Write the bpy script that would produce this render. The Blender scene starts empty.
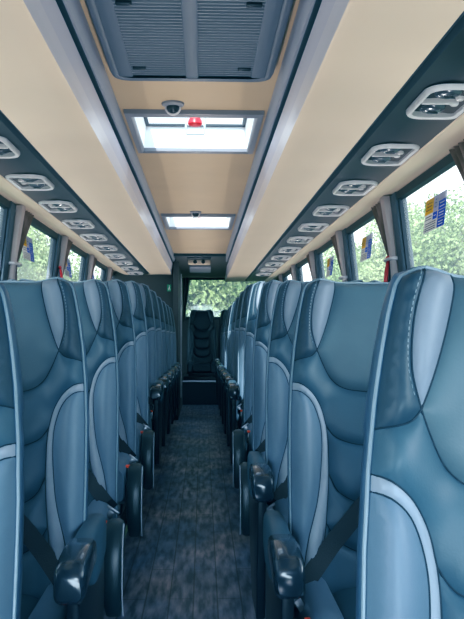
import bpy, math, random
from mathutils import Vector
from mathutils.geometry import delaunay_2d_cdt
random.seed(7)
C = bpy.context.scene.collection
CZ = 1.10            # eye height above the aisle floor
PI = math.pi

# ------------------------------------------------------------------ materials
def mat(name, col, rough=.5, metal=0., var=0., vscale=6., bump=0., bscale=60., spec=.5, col2=None, sheen=0., trans=0., coat=0.):
    m = bpy.data.materials.new(name); m.use_nodes = True
    nt = m.node_tree; b = nt.nodes['Principled BSDF']
    b.inputs['Base Color'].default_value = (*col, 1)
    b.inputs['Roughness'].default_value = rough
    b.inputs['Metallic'].default_value = metal
    b.inputs['Specular IOR Level'].default_value = spec
    b.inputs['Coat Weight'].default_value = coat
    tc = nt.nodes.new('ShaderNodeTexCoord')
    if var > 0 or col2:
        n = nt.nodes.new('ShaderNodeTexNoise'); n.inputs['Scale'].default_value = vscale
        n.inputs['Detail'].default_value = 4
        nt.links.new(tc.outputs['Object'], n.inputs['Vector'])
        r = nt.nodes.new('ShaderNodeValToRGB')
        c2 = col2 or tuple(c*(1-var) for c in col)
        r.color_ramp.elements[0].position = .35; r.color_ramp.elements[1].position = .65
        r.color_ramp.elements[0].color = (*c2, 1); r.color_ramp.elements[1].color = (*col, 1)
        nt.links.new(n.outputs['Fac'], r.inputs['Fac']); nt.links.new(r.outputs['Color'], b.inputs['Base Color'])
    if bump > 0:
        n2 = nt.nodes.new('ShaderNodeTexNoise'); n2.inputs['Scale'].default_value = bscale; n2.inputs['Detail'].default_value = 3
        nt.links.new(tc.outputs['Object'], n2.inputs['Vector'])
        bp = nt.nodes.new('ShaderNodeBump'); bp.inputs['Strength'].default_value = bump; bp.inputs['Distance'].default_value = .004
        nt.links.new(n2.outputs['Fac'], bp.inputs['Height']); nt.links.new(bp.outputs['Normal'], b.inputs['Normal'])
    return m

def leather(name, col, rough=.50):
    return mat(name, col, rough, var=.10, vscale=7, bump=.10, bscale=260, spec=.5)

M = {}
M['lea_head']  = leather('leather_headrest', (.082,.140,.175))
M['lea_wing']  = leather('leather_dark_wing', (.020,.050,.074))
M['lea_ins']   = leather('leather_pale_insert', (.185,.235,.295))
M['lea_up']    = leather('leather_upper_back', (.046,.100,.142))
M['lea_lum']   = leather('leather_lumbar', (.038,.090,.135))
M['lea_trim']  = leather('leather_pale_trim', (.255,.320,.395))
M['lea_bol']   = leather('leather_bolster', (.120,.190,.265))
M['lea_rear']  = leather('leather_rear_dark', (.008,.022,.032))  # darker copy of the seat leather, rear shade put into the colour
M['lea_rear2'] = leather('leather_rear_edge', (.014,.036,.052))  # the same painted-in shade for trims, bolsters and shell
M['shell']     = mat('shell_blue_grey', (.045,.095,.155), .40, var=.1)
M['piping']    = mat('piping_pale', (.20,.28,.34), .4)
M['seam']      = mat('seam_dark', (.004,.020,.032), .7)
M['black']     = mat('black_plastic', (.010,.017,.026), .35, bump=.1, coat=.2)
M['armtop']    = mat('arm_padding', (.018,.032,.048), .25, bump=.1, coat=.7)
M['armside']   = mat('arm_side_plate', (.016,.032,.042), .35)
M['rim']       = mat('pale_rim', (.45,.50,.58), .35)
M['belt']      = mat('belt_webbing', (.004,.010,.018), .6, bump=.3, bscale=300)
M['red']       = mat('red_button', (.95,.09,.03), .4)
M['redham']    = mat('red_hammer_plastic', (.62,.02,.03), .35)
M['metal']     = mat('brushed_metal', (.25,.27,.30), .3, metal=.9)
M['beige']     = mat('beige_panel', (.74,.63,.50), .55, var=.03, vscale=2)
M['ceil']      = mat('ceiling_beige', (.455,.345,.215), .55, var=.10, vscale=1.6)
M['silver']    = mat('silver_rail', (.70,.69,.76), .38, metal=.25)
M['silver2']   = mat('silver_rail_shade', (.62,.62,.72), .45, metal=.2)
M['track']     = mat('dark_track', (.010,.030,.045), .5)
M['duct']      = mat('grey_duct', (.27,.29,.35), .45)
M['ventpan']   = mat('vent_panel_dark', (.026,.045,.056), .30, var=.15, vscale=3, spec=.6)
M['ventfr']    = mat('vent_frame_silver', (.66,.67,.72), .35)
M['ventin']    = mat('vent_recess', (.006,.010,.013), .5)
M['nozzle']    = mat('nozzle_grey', (.13,.15,.17), .25, metal=.6)
M['grille']    = mat('grille_slat', (.19,.215,.255), .5)
M['grillefr']  = mat('grille_frame', (.085,.105,.14), .45)
M['frame']     = mat('window_gasket', (.006,.016,.024), .5)
M['post']      = mat('window_post', (.055,.085,.110), .45)
M['hatchfr']   = mat('hatch_frame', (.20,.21,.24), .45)
M['white']     = mat('white_lining', (.86,.88,.90), .5)
M['wallgrey']  = mat('wall_lining_grey', (.16,.18,.20), .7, bump=.3, bscale=200)
M['darkpan']   = mat('dark_rear_panel', (.060,.060,.060), .55, var=.15, vscale=3)
M['platform']  = mat('platform_carpet', (.006,.012,.022), .9, bump=.4, bscale=200)
M['sign_green']= mat('sign_green', (.03,.35,.16), .5)
M['curt']      = mat('curtain_brown', (.13,.09,.07), .85, col2=(.24,.18,.155), vscale=8, bump=.2, bscale=150)
M['curtl']     = mat('curtain_lining', (.50,.45,.44), .85)
M['bark']      = mat('bark', (.10,.075,.05), .9, bump=.6, bscale=20)
M['glowstrip'] = mat('pale_green_strip', (.50,.68,.40), .6)
M['unit']      = mat('beige_unit', (.50,.42,.32), .5)
M['clear']     = mat('clear_handle', (.40,.47,.50), .15)
M['yel']       = mat('sticker_yellow', (.90,.58,.02), .5)
M['blu']       = mat('sticker_blue', (.01,.06,.55), .5)
M['gry']       = mat('sticker_grey', (.55,.54,.56), .5)
M['lil']       = mat('sticker_lilac', (.50,.50,.66), .5)
M['ink']       = mat('sticker_ink', (.06,.06,.08), .6)
M['ink2']      = mat('sticker_white_ink', (.85,.87,.92), .6)
def sticker_mat(name,col):
    m=mat(name,col,.5); nt=m.node_tree; b=nt.nodes['Principled BSDF']
    t=nt.nodes.new('ShaderNodeBsdfTranslucent'); t.inputs['Color'].default_value=(*col,1)
    mx=nt.nodes.new('ShaderNodeMixShader'); mx.inputs[0].default_value=.6
    nt.links.new(b.outputs[0],mx.inputs[1]); nt.links.new(t.outputs[0],mx.inputs[2]); nt.links.new(mx.outputs[0],nt.nodes['Material Output'].inputs['Surface'])
    return m
for k_,c_ in (('yel',(.95,.62,.04)),('blu',(.02,.12,.75)),('gry',(.70,.68,.68)),('lil',(.60,.60,.78))): M[k_]=sticker_mat('sticker_film_'+{'yel':'yellow','blu':'blue','gry':'grey','lil':'lilac'}[k_],c_)
M['asphalt']   = mat('ground_grass', (.05,.085,.035), .9, var=.3, vscale=4)

def leaf_mat(name, c1, c2):
    m = bpy.data.materials.new(name); m.use_nodes = True; nt = m.node_tree
    b = nt.nodes['Principled BSDF']; b.inputs['Roughness'].default_value = .6
    g = nt.nodes.new('ShaderNodeNewGeometry'); r = nt.nodes.new('ShaderNodeValToRGB')
    r.color_ramp.elements[0].color = (*c1, 1); r.color_ramp.elements[1].color = (*c2, 1)
    tc=nt.nodes.new('ShaderNodeTexCoord'); nz=nt.nodes.new('ShaderNodeTexNoise'); nz.inputs['Scale'].default_value=1.1; nz.inputs['Detail'].default_value=3
    nt.links.new(tc.outputs['Object'],nz.inputs['Vector'])
    m1=nt.nodes.new('ShaderNodeMath'); m1.operation='MULTIPLY_ADD'; m1.inputs[1].default_value=.42; m1.inputs[2].default_value=-.28
    nt.links.new(g.outputs['Random Per Island'],m1.inputs[0]); m2=nt.nodes.new('ShaderNodeMath'); m2.operation='MULTIPLY_ADD'; m2.inputs[1].default_value=1.15
    nt.links.new(nz.outputs['Fac'],m2.inputs[0]); nt.links.new(m1.outputs[0],m2.inputs[2]); nt.links.new(m2.outputs[0],r.inputs['Fac']); nt.links.new(r.outputs['Color'], b.inputs['Base Color'])
    t = nt.nodes.new('ShaderNodeBsdfTranslucent'); nt.links.new(r.outputs['Color'], t.inputs['Color'])
    mx = nt.nodes.new('ShaderNodeMixShader'); mx.inputs[0].default_value = .35
    nt.links.new(b.outputs[0], mx.inputs[1]); nt.links.new(t.outputs[0], mx.inputs[2])
    nt.links.new(mx.outputs[0], nt.nodes['Material Output'].inputs['Surface'])
    return m
M['leaf']  = leaf_mat('leaves_pale', (.10,.17,.07), (.42,.50,.27))
M['leaf2'] = leaf_mat('leaves_deep', (.05,.12,.04), (.30,.40,.17))

def glass_mat(name, haze=.1, refl=.06, tint=(.93,.97,.97), hc=(.9,.95,1)):
    m = bpy.data.materials.new(name); m.use_nodes = True; nt = m.node_tree
    nt.nodes.remove(nt.nodes['Principled BSDF'])
    t = nt.nodes.new('ShaderNodeBsdfTransparent'); t.inputs['Color'].default_value = (*tint, 1)
    g = nt.nodes.new('ShaderNodeBsdfGlossy'); g.inputs['Roughness'].default_value = .05
    d = nt.nodes.new('ShaderNodeBsdfTranslucent'); d.inputs['Color'].default_value = (*hc, 1)
    m1 = nt.nodes.new('ShaderNodeMixShader'); m1.inputs[0].default_value = refl
    m2 = nt.nodes.new('ShaderNodeMixShader'); m2.inputs[0].default_value = haze
    nt.links.new(t.outputs[0], m1.inputs[1]); nt.links.new(g.outputs[0], m1.inputs[2])
    nt.links.new(m1.outputs[0], m2.inputs[1]); nt.links.new(d.outputs[0], m2.inputs[2])
    nt.links.new(m2.outputs[0], nt.nodes['Material Output'].inputs['Surface'])
    return m
M['glass'] = glass_mat('side_glass', .13)
M['roofglass'] = glass_mat('roof_glass', .06, .06, (.52,.60,.64), (.82,.9,.95))

def grad_mat():  # reflection painted as a colour ramp, paler towards the window side
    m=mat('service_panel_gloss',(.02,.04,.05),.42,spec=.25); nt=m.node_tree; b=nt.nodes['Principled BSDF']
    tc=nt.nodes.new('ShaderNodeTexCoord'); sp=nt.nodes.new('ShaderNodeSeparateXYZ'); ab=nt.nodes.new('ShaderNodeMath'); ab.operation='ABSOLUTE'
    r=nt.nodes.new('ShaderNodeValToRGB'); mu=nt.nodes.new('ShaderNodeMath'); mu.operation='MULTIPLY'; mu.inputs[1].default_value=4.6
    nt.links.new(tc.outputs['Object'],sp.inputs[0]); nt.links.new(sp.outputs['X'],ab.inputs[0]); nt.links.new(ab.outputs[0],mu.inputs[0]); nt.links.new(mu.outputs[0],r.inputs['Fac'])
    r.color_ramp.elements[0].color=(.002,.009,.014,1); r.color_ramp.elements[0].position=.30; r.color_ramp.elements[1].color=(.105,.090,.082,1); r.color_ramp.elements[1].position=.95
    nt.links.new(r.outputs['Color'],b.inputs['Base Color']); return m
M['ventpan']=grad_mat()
# aisle floor: dark wood-look vinyl
def floor_mat():
    m = bpy.data.materials.new('dark_plank_vinyl'); m.use_nodes = True; nt = m.node_tree
    b = nt.nodes['Principled BSDF']; L = nt.links
    tc = nt.nodes.new('ShaderNodeTexCoord')
    mp = nt.nodes.new('ShaderNodeMapping'); mp.inputs['Scale'].default_value = (20, 3.4, 1); L.new(tc.outputs['Object'], mp.inputs['Vector'])
    n1 = nt.nodes.new('ShaderNodeTexNoise'); n1.inputs['Scale'].default_value = 1.6; n1.inputs['Detail'].default_value = 7; L.new(mp.outputs[0], n1.inputs['Vector'])
    mp2 = nt.nodes.new('ShaderNodeMapping'); mp2.inputs['Scale'].default_value = (2.2, 1.3, 1); L.new(tc.outputs['Object'], mp2.inputs['Vector'])
    n2 = nt.nodes.new('ShaderNodeTexNoise'); n2.inputs['Scale'].default_value = 1.5; n2.inputs['Detail'].default_value = 3; L.new(mp2.outputs[0], n2.inputs['Vector'])
    r1 = nt.nodes.new('ShaderNodeValToRGB'); r1.color_ramp.elements[0].position=.36; r1.color_ramp.elements[1].position=.72
    r1.color_ramp.elements[0].color=(.040,.075,.120,1); r1.color_ramp.elements[1].color=(.34,.39,.48,1); L.new(n1.outputs['Fac'], r1.inputs['Fac'])
    r2 = nt.nodes.new('ShaderNodeValToRGB'); r2.color_ramp.elements[0].position=.40; r2.color_ramp.elements[1].position=.66
    r2.color_ramp.elements[0].color=(.50,.66,.85,1); r2.color_ramp.elements[1].color=(1.85,1.30,1.12,1); L.new(n2.outputs['Fac'], r2.inputs['Fac'])
    mx = nt.nodes.new('ShaderNodeMixRGB'); mx.blend_type='MULTIPLY'; mx.inputs[0].default_value=1
    L.new(r1.outputs[0], mx.inputs[1]); L.new(r2.outputs[0], mx.inputs[2])
    br = nt.nodes.new('ShaderNodeTexBrick'); br.inputs['Scale'].default_value=1; br.offset=.37
    br.inputs['Brick Width'].default_value=1.1; br.inputs['Row Height'].default_value=.098; br.inputs['Mortar Size'].default_value=.0030
    br.inputs['Color1'].default_value=(1,1,1,1); br.inputs['Color2'].default_value=(.75,.8,.85,1); br.inputs['Mortar'].default_value=(.08,.08,.1,1)
    mp3 = nt.nodes.new('ShaderNodeMapping'); mp3.inputs['Rotation'].default_value=(0,0,PI/2); L.new(tc.outputs['Object'], mp3.inputs['Vector']); L.new(mp3.outputs[0], br.inputs['Vector'])
    mx2 = nt.nodes.new('ShaderNodeMixRGB'); mx2.blend_type='MULTIPLY'; mx2.inputs[0].default_value=.7
    L.new(mx.outputs[0], mx2.inputs[1]); L.new(br.outputs['Color'], mx2.inputs[2]); L.new(mx2.outputs[0], b.inputs['Base Color'])
    b.inputs['Roughness'].default_value=.42
    bp = nt.nodes.new('ShaderNodeBump'); bp.inputs['Strength'].default_value=.3; bp.inputs['Distance'].default_value=.003
    L.new(n1.outputs['Fac'], bp.inputs['Height']); L.new(bp.outputs[0], b.inputs['Normal'])
    return m
M['floor'] = floor_mat()

# ------------------------------------------------------------------ mesh helpers
class MB:
    def __init__(s): s.v=[]; s.f=[]
    def add(s, vs, fs):
        o=len(s.v); s.v+= [tuple(v) for v in vs]; s.f += [tuple(i+o for i in f) for f in fs]; return s
    def box(s, x0,x1,y0,y1,z0,z1):
        vs=[(x,y,z) for x in (x0,x1) for y in (y0,y1) for z in (z0,z1)]
        return s.add(vs,[(0,1,3,2),(4,6,7,5),(0,4,5,1),(2,3,7,6),(0,2,6,4),(1,5,7,3)])
    def hexa(s, pts):   # 8 points, same order as box
        return s.add(pts,[(0,1,3,2),(4,6,7,5),(0,4,5,1),(2,3,7,6),(0,2,6,4),(1,5,7,3)])
    def loft(s, rings, closed=True, cap=True):
        n=len(rings[0]); o=len(s.v)
        for r in rings: s.v += [tuple(p) for p in r]
        m=n if closed else n-1
        for k in range(len(rings)-1):
            for i in range(m):
                j=(i+1)%n
                s.f.append((o+k*n+i, o+k*n+j, o+(k+1)*n+j, o+(k+1)*n+i))
        if cap and closed:
            s.f.append(tuple(o+i for i in reversed(range(n)))); s.f.append(tuple(o+(len(rings)-1)*n+i for i in range(n)))
        return s
    def tube(s, pts, r, n=8, closed=False):
        pts=[Vector(p) for p in pts]; rings=[]
        N=len(pts)
        for i,p in enumerate(pts):
            a=pts[(i-1)%N] if (closed or i>0) else p; b=pts[(i+1)%N] if (closed or i<N-1) else p
            t=(b-a).normalized() if (b-a).length>1e-9 else Vector((0,0,1))
            ref=Vector((0,1,0)) if abs(t.y)<.9 else Vector((1,0,0))
            e1=t.cross(ref).normalized(); e2=t.cross(e1)
            rr=r[i] if isinstance(r,(list,tuple)) else r
            rings.append([p+rr*(math.cos(2*PI*k/n)*e1+math.sin(2*PI*k/n)*e2) for k in range(n)])
        if closed: rings.append(rings[0])
        return s.loft(rings, True, not closed)
    def lathe(s, prof, c=(0,0,0), axis='z', n=20):
        rings=[]
        for r,h in prof:
            ring=[]
            for k in range(n):
                a=2*PI*k/n; x,y=r*math.cos(a),r*math.sin(a)
                p={'z':(x,y,h),'x':(h,x,y),'y':(x,h,y)}[axis]
                ring.append((p[0]+c[0],p[1]+c[1],p[2]+c[2]))
            rings.append(ring)
        return s.loft(rings)
    def mesh(s, name, m, smooth=False, bevel=0, angle=None):
        me=bpy.data.meshes.new(name); me.from_pydata(s.v,[],s.f); me.materials.append(m)
        import bmesh
        bm=bmesh.new(); bm.from_mesh(me)
        bmesh.ops.recalc_face_normals(bm, faces=bm.faces)
        if bevel>0:
            es=[e for e in bm.edges if len(e.link_faces)==2 and e.calc_face_angle(0)>.5]
            bmesh.ops.bevel(bm, geom=es, offset=bevel, segments=3, profile=.5, affect='EDGES', clamp_overlap=True)
            smooth=True
        bm.to_mesh(me); bm.free()
        if smooth:
            for p in me.polygons: p.use_smooth=True
            try: me.set_sharp_from_angle(angle=angle or math.radians(50))
            except Exception: pass
        return me
    def build(s, name, m, parent=None, **k):
        return link(name, s.mesh(name, m, **k), parent)

def link(name, me, parent=None):
    o=bpy.data.objects.new(name, me); C.objects.link(o)
    if parent: o.parent=parent
    return o
def empty(name, loc=(0,0,0), rz=0):
    o=bpy.data.objects.new(name,None); C.objects.link(o); o.location=loc; o.rotation_euler=(0,0,rz); o.empty_display_size=.1; return o
def tag(o, label, cat, group=None, kind=None):
    o['label']=label; o['category']=cat
    if group: o['group']=group
    if kind: o['kind']=kind
    return o
def struct(o): o['kind']='structure'; return o
kids={}
def tree_of(root):
    return [c for c in bpy.data.objects if c.parent==root]
def copy_tree(o, parent=None, ktree=None):
    c=o.copy(); C.objects.link(c)
    if parent: c.parent=parent
    for ch in ktree[o]: copy_tree(ch,c,ktree)
    return c
def ktree_of(root):
    m={}
    for o in bpy.data.objects: m.setdefault(o,[])
    for o in bpy.data.objects:
        if o.parent: m[o.parent].append(o)
    return m

# ------------------------------------------------------------------ seat geometry
def interp(tab, x):
    if x<=tab[0][0]: return tab[0][1]
    for (a,b),(c,d) in zip(tab,tab[1:]):
        if x<=c: return b+(d-b)*(x-a)/(c-a)
    return tab[-1][1]
def sst(a,b,x):
    t=min(1,max(0,(x-a)/(b-a))); return t*t*(3-2*t)
HWT=[(0,.150),(.010,.168),(.03,.180),(.07,.190),(.12,.200),(.2,.213),(.3,.226),(.4,.233),(.5,.236),(.9,.242)]
def hw(v): return interp(HWT,v)
TILT=math.radians(13); ST,CT=math.sin(TILT),math.cos(TILT); ZTOP=1.20
def base(u,v):
    s=min(1.0,abs(u)/hw(v))
    hf=1-sst(.16,.36,v)
    f=.045*sst(.40,.95,s)*hf + .060*sst(.50,.92,s)*(1-hf)
    f-=.030*max(0,(s-.88)/.12)**2
    f-=.035*max(0,(.035-v)/.035)**2
    f+=.018*math.exp(-((v-.55)/.16)**2)*(1-s*s) + .012*math.exp(-((v-.12)/.10)**2)*(1-s*s)
    return f
def P(u,v,f):
    return (u, (.38-v)*ST - f*CT, ZTOP - v*CT + f*ST)
def catmull(pts, step=.009):
    out=[]
    n=len(pts)
    for i in range(n-1):
        p0=pts[max(0,i-1)]; p1=pts[i]; p2=pts[i+1]; p3=pts[min(n-1,i+2)]
        L=math.dist(p1,p2); k=max(1,int(round(L/step)))
        for j in range(k):
            t=j/k
            out.append(tuple(.5*((2*p1[a])+(-p0[a]+p2[a])*t+(2*p0[a]-5*p1[a]+4*p2[a]-p3[a])*t*t+(-p0[a]+3*p1[a]-3*p2[a]+p3[a])*t**3) for a in (0,1)))
    out.append(tuple(pts[-1])); return out
def mirror(c): return [(-u,v) for u,v in c]
def edge(v0,v1):
    n=max(2,int(abs(v1-v0)/.009)); return [(hw(v0+(v1-v0)*i/n), v0+(v1-v0)*i/n) for i in range(n+1)]
def top(u0,u1):
    n=max(2,int(abs(u1-u0)/.009)); return [(u0+(u1-u0)*i/n,0.0) for i in range(n+1)]
PT=(.156,.212)
c_tin = catmull([(.090,0),(.100,.05),(.117,.11),(.137,.168),PT])        # inner side of pale insert
c_tout= catmull([(.138,0),(.156,.045),(.168,.10),(.170,.160),PT])
c_ws  = catmull([PT,(.172,.229),(.195,.238),(hw(.24),.24)])
c_u1  = catmull([PT,(.141,.246),(.113,.292),(.072,.318),(0,.326)])
c_arch= catmull([(hw(.302),.302),(.205,.312),(.172,.337),(.148,.374),(.136,.42)])
c_ao1 = catmull([(.136,.42),(.133,.46),(.134,.55)])
c_ao2 = catmull([(.134,.55),(.138,.60),(.146,.68)])
c_ao3 = catmull([(.146,.68),(.162,.78),(.178,.88)])
c_ai  = catmull([(hw(.325),.325),(.207,.334),(.179,.357),(.160,.395),(.151,.445),(.155,.52),(.170,.62),(.202,.73),(.226,.86),(.229,.88)])
c_u2  = catmull([(.136,.42),(.110,.452),(.060,.471),(0,.477)])
c_u3  = catmull([(.134,.55),(.110,.597),(.060,.626),(0,.634)])
c_u4  = catmull([(.146,.68),(.115,.725),(.060,.755),(0,.762)])
BOT=.88
def join(*cs):
    out=[]
    for c in cs:
        for p in c:
            if not out or math.dist(p,out[-1])>1e-6: out.append(p)
    if math.dist(out[0],out[-1])<1e-6: out.pop()
    return out
rv=lambda c: list(reversed(c))
def full(c): return c+rv(mirror(c))[1:]        # a curve that ends on the centreline, continued to the mirror side
def inside(p,poly):
    x,y=p; r=False; n=len(poly); j=n-1
    for i in range(n):
        xi,yi=poly[i]; xj,yj=poly[j]
        if (yi>y)!=(yj>y) and x<(xj-xi)*(y-yi)/(yj-yi)+xi: r=not r
        j=i
    return r
def dist_poly(p,poly):
    best=9
    n=len(poly)
    for i in range(n):
        ax,ay=poly[i]; bx,by=poly[(i+1)%n]
        dx,dy=bx-ax,by-ay; L=dx*dx+dy*dy
        t=0 if L==0 else max(0,min(1,((p[0]-ax)*dx+(p[1]-ay)*dy)/L))
        d=math.hypot(p[0]-ax-t*dx,p[1]-ay-t*dy)
        if d<best: best=d
    return best
def panel_mesh(name, poly, m, puff=.022, step=.011):
    pts=[Vector(p) for p in poly]; n=len(pts); ins=[]
    u0=min(p[0] for p in poly);u1=max(p[0] for p in poly);v0=min(p[1] for p in poly);v1=max(p[1] for p in poly)
    # a first inner ring close to the outline gives the puffed edge
    for off in (.0045,):
        for i in range(n):
            a=pts[i-1]; b=pts[(i+1)%n]; t=(b-a).normalized(); nn=Vector((-t.y,t.x))
            for sg in (1,-1):
                q=pts[i]+nn*off*sg
                if inside(q,poly) and dist_poly(q,poly)>.0038: ins.append((q.x,q.y)); break
    r=0; v=v0
    while v<=v1:
        u=u0+(step/2 if r%2 else 0)
        while u<=u1:
            if inside((u,v),poly) and dist_poly((u,v),poly)>.0085: ins.append((u,v))
            u+=step
        v+=step*.87; r+=1
    allp=pts+[Vector(p) for p in ins]
    vo,eo,fo,_,_,_=delaunay_2d_cdt(allp,[],[list(range(n))],1,1e-6)
    vs=[]
    for q in vo:
        d=dist_poly((q.x,q.y),poly)
        f=base(q.x,q.y)+puff*(1-math.exp(-d/.017))
        vs.append(P(q.x,q.y,f))
    me=bpy.data.meshes.new(name); me.from_pydata(vs,[],[tuple(f) for f in fo]); me.materials.append(m)
    import bmesh
    bm=bmesh.new(); bm.from_mesh(me)
    bmesh.ops.recalc_face_normals(bm,faces=bm.faces)
    if sum(f.normal.y for f in bm.faces)>0: bmesh.ops.reverse_faces(bm,faces=bm.faces)
    bm.to_mesh(me); bm.free()
    for p in me.polygons: p.use_smooth=True
    return me
def both(name, poly, m):
    return [(name,panel_mesh(name,poly,m)),(name,panel_mesh(name,rv(mirror(poly)),m))]
back_parts=[]
back_parts.append(('headrest', panel_mesh('headrest', join(top(-.090,.090),c_tin,c_u1,mirror(rv(c_u1)),mirror(rv(c_tin))), M['lea_head'])))
back_parts+=both('headrest_insert', join(top(.090,.138),c_tout,rv(c_tin)), M['lea_ins'])
back_parts+=both('headrest_wing', join(top(.138,.150),edge(0,.24),rv(c_ws),rv(c_tout)), M['lea_wing'])
up=join(c_ws,edge(.24,.302),c_arch,c_u2,rv(mirror(c_u2)),rv(mirror(c_arch)),mirror(rv(edge(.24,.302))),rv(mirror(c_ws)),mirror(c_u1),rv(c_u1))
back_parts.append(('upper_back', panel_mesh('upper_back',up,M['lea_up'])))
back_parts.append(('lumbar_pad', panel_mesh('lumbar_pad',join(c_ao1,c_u3,rv(mirror(c_u3)),mirror(rv(c_ao1)),mirror(c_u2),rv(c_u2)),M['lea_lum'])))
back_parts.append(('lumbar_pad', panel_mesh('lumbar_pad',join(c_ao2,c_u4,rv(mirror(c_u4)),mirror(rv(c_ao2)),mirror(c_u3),rv(c_u3)),M['lea_lum'])))
back_parts.append(('lumbar_pad', panel_mesh('lumbar_pad',join(c_ao3,[(.178,BOT),(0,BOT),(-.178,BOT)],mirror(rv(c_ao3)),mirror(c_u4),rv(c_u4)),M['lea_lum'])))
back_parts+=both('bolster_trim', join(edge(.302,.325),c_ai,[(.229,BOT),(.178,BOT)],rv(c_ao3),rv(c_ao2),rv(c_ao1),rv(c_arch)), M['lea_trim'])
back_parts+=both('side_bolster', join(edge(.325,BOT),[(hw(BOT),BOT),(.229,BOT)],rv(c_ai)), M['lea_bol'])
# seams
sm=MB()
for c in (c_tin,c_tout,c_ws,c_arch,c_ao1,c_ao2,c_ao3,c_ai):
    for cc in (c,mirror(c)): sm.tube([P(u,v,base(u,v)+.0008) for u,v in cc],.0017,5)
for c in (full(c_u1),full(c_u2),full(c_u3),full(c_u4)): sm.tube([P(u,v,base(u,v)+.0008) for u,v in c],.0017,5)
# stitching line beside the headrest insert
seam_me=sm.mesh('seam',M['seam'],smooth=True)
st=MB()
for sgn in (1,-1):
    cc=[(sgn*(u+.007),v) for u,v in c_tout[1:-2]]
    for k in range(0,len(cc)-1):
        a=cc[k]; b=((cc[k][0]*.45+cc[k+1][0]*.55),(cc[k][1]*.45+cc[k+1][1]*.55))
        st.tube([P(a[0],a[1],base(*a)+.0066),P(b[0],b[1],base(*b)+.0066)],.0007,4)
stitch_me=st.mesh('stitching',M['piping'])
# shell: rim that follows the outline and runs back
outl=join(mirror(rv(edge(0,BOT))),top(-.150,.150),edge(0,BOT))
def shell():
    mb=MB(); rings=[]
    for dx,df in ((0,0),(.006,-.004),(.009,-.016),(.007,-.05),(-.004,-.078),(-.035,-.09)):
        ring=[]
        for u,v in outl:
            s=1 if u>0 else -1
            k=abs(u)/hw(v)
            th=1.0 if v<.24 else .72
            ring.append(P(u+s*dx*(k>.5), v-(dx if v<.02 else 0), base(u,v)+df*th))
        rings.append(ring)
    n=len(outl); mb.loft(rings,closed=False)
    # back skin between the left and right halves of the last ring
    o=len(mb.v)-n; e=(n-1)
    for i in range(n//2-1):
        mb.f.append((o+i,o+i+1,o+e-i-1,o+e-i))
    return mb.mesh('back_shell',M['shell'],smooth=True,angle=math.radians(60))
shell_me=shell()
pp=MB()
pp.tube([P(u+(.004 if u>0 else -.004),v-(.003 if v<.005 else 0),base(u,v)-.001) for u,v in outl],.003,6)
pipe_me=pp.mesh('piping',M['piping'],smooth=True)

# cushion: puffed pad, side bolsters
def pad(x0,x1,y0,y1,z0,z1,r=.03,crown=.012,front=.03):
    mb=MB(); rings=[]; n=10
    ys=[y0+(y1-y0)*i/14 for i in range(15)]
    for y in ys:
        t=(y-y0)/(y1-y0); e=min(1,min(t,1-t)*14/1.6)
        k=math.sqrt(max(0,1-(1-e)**2)); zz1=z1-(1-k)*front; zz0=z0+(1-k)*.02
        cx=(x0+x1)/2; hx=(x1-x0)/2-(1-k)*.012
        ring=[]
        for i in range(28):
            a=2*PI*i/28; ca,sa=math.cos(a),math.sin(a)
            sx=math.copysign(abs(ca)**.35,ca); sz=math.copysign(abs(sa)**.4,sa)
            zc=(zz0+zz1)/2; hz=(zz1-zz0)/2
            ring.append((cx+hx*sx,y,zc+hz*sz+(crown*(1-sx*sx) if sz>0 else 0)))
        rings.append(ring)
    return mb.loft(rings)
cush_me=pad(-.150,.150,-.455,.06,.245,.375).mesh('seat_cushion',M['lea_up'],smooth=True)
cb_me=[pad(s*.19-.045,s*.19+.045,-.445,.05,.235,.398,crown=.02).mesh('cushion_bolster',M['lea_bol'],smooth=True) for s in (1,-1)]
base_me=MB().box(-.215,.215,-.40,.05,.185,.25).mesh('seat_pan',M['black'],bevel=.012)
def leg_me(s):
    mb=MB()
    mb.box(s*.16-.02,s*.16+.02,-.33,-.02,.0,.022)
    mb.hexa([(s*.16-.014,-.28,.02),(s*.16-.014,-.24,.19),(s*.16-.014,-.06,.02),(s*.16-.014,-.10,.19),(s*.16+.014,-.28,.02),(s*.16+.014,-.24,.19),(s*.16+.014,-.06,.02),(s*.16+.014,-.10,.19)])
    return mb.mesh('leg',M['black'],bevel=.004)
legs=[leg_me(1),leg_me(-1)]
# armrest at local +x (aisle side): horizontal
def arm_h():
    xs=.262
    def sweep(prof,w):
        mb=MB(); rings=[]
        for y,zt,h,k in prof:
            rings.append([(xs+w*k*math.copysign(abs(math.cos(a))**.5,math.cos(a)),y,zt-h/2+h/2*math.copysign(abs(math.sin(a))**.5,math.sin(a))) for a in [2*PI*i/24 for i in range(24)]])
        return mb.loft(rings)
    rear=sweep([(.02,.540,.09,.7),(.0,.558,.12,.9),(-.08,.562,.14,1),(-.18,.560,.14,1),(-.24,.556,.12,1),(-.262,.545,.09,.8)],.030).mesh('arm_cover',M['lea_up'],smooth=True)
    pad_=sweep([(-.235,.540,.05,.8),(-.25,.556,.070,.95),(-.33,.560,.076,1),(-.41,.552,.086,1),(-.440,.540,.080,.95),(-.452,.520,.05,.75)],.036).mesh('arm_pad',M['armtop'],smooth=True)
    return pad_,rear
def arm_plate():   # dark plate under the horizontal arm
    mb=MB(); x0,x1=.248,.278
    pts=[(-.41,.49),(-.39,.36),(-.36,.22),(-.33,.05),(-.10,.05),(.02,.20),(.05,.30),(.05,.50)]
    mb.loft([[(x0,y,z) for y,z in pts],[(x1,y,z) for y,z in pts]])
    return mb.mesh('arm_bracket',M['black'],bevel=.006)
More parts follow.
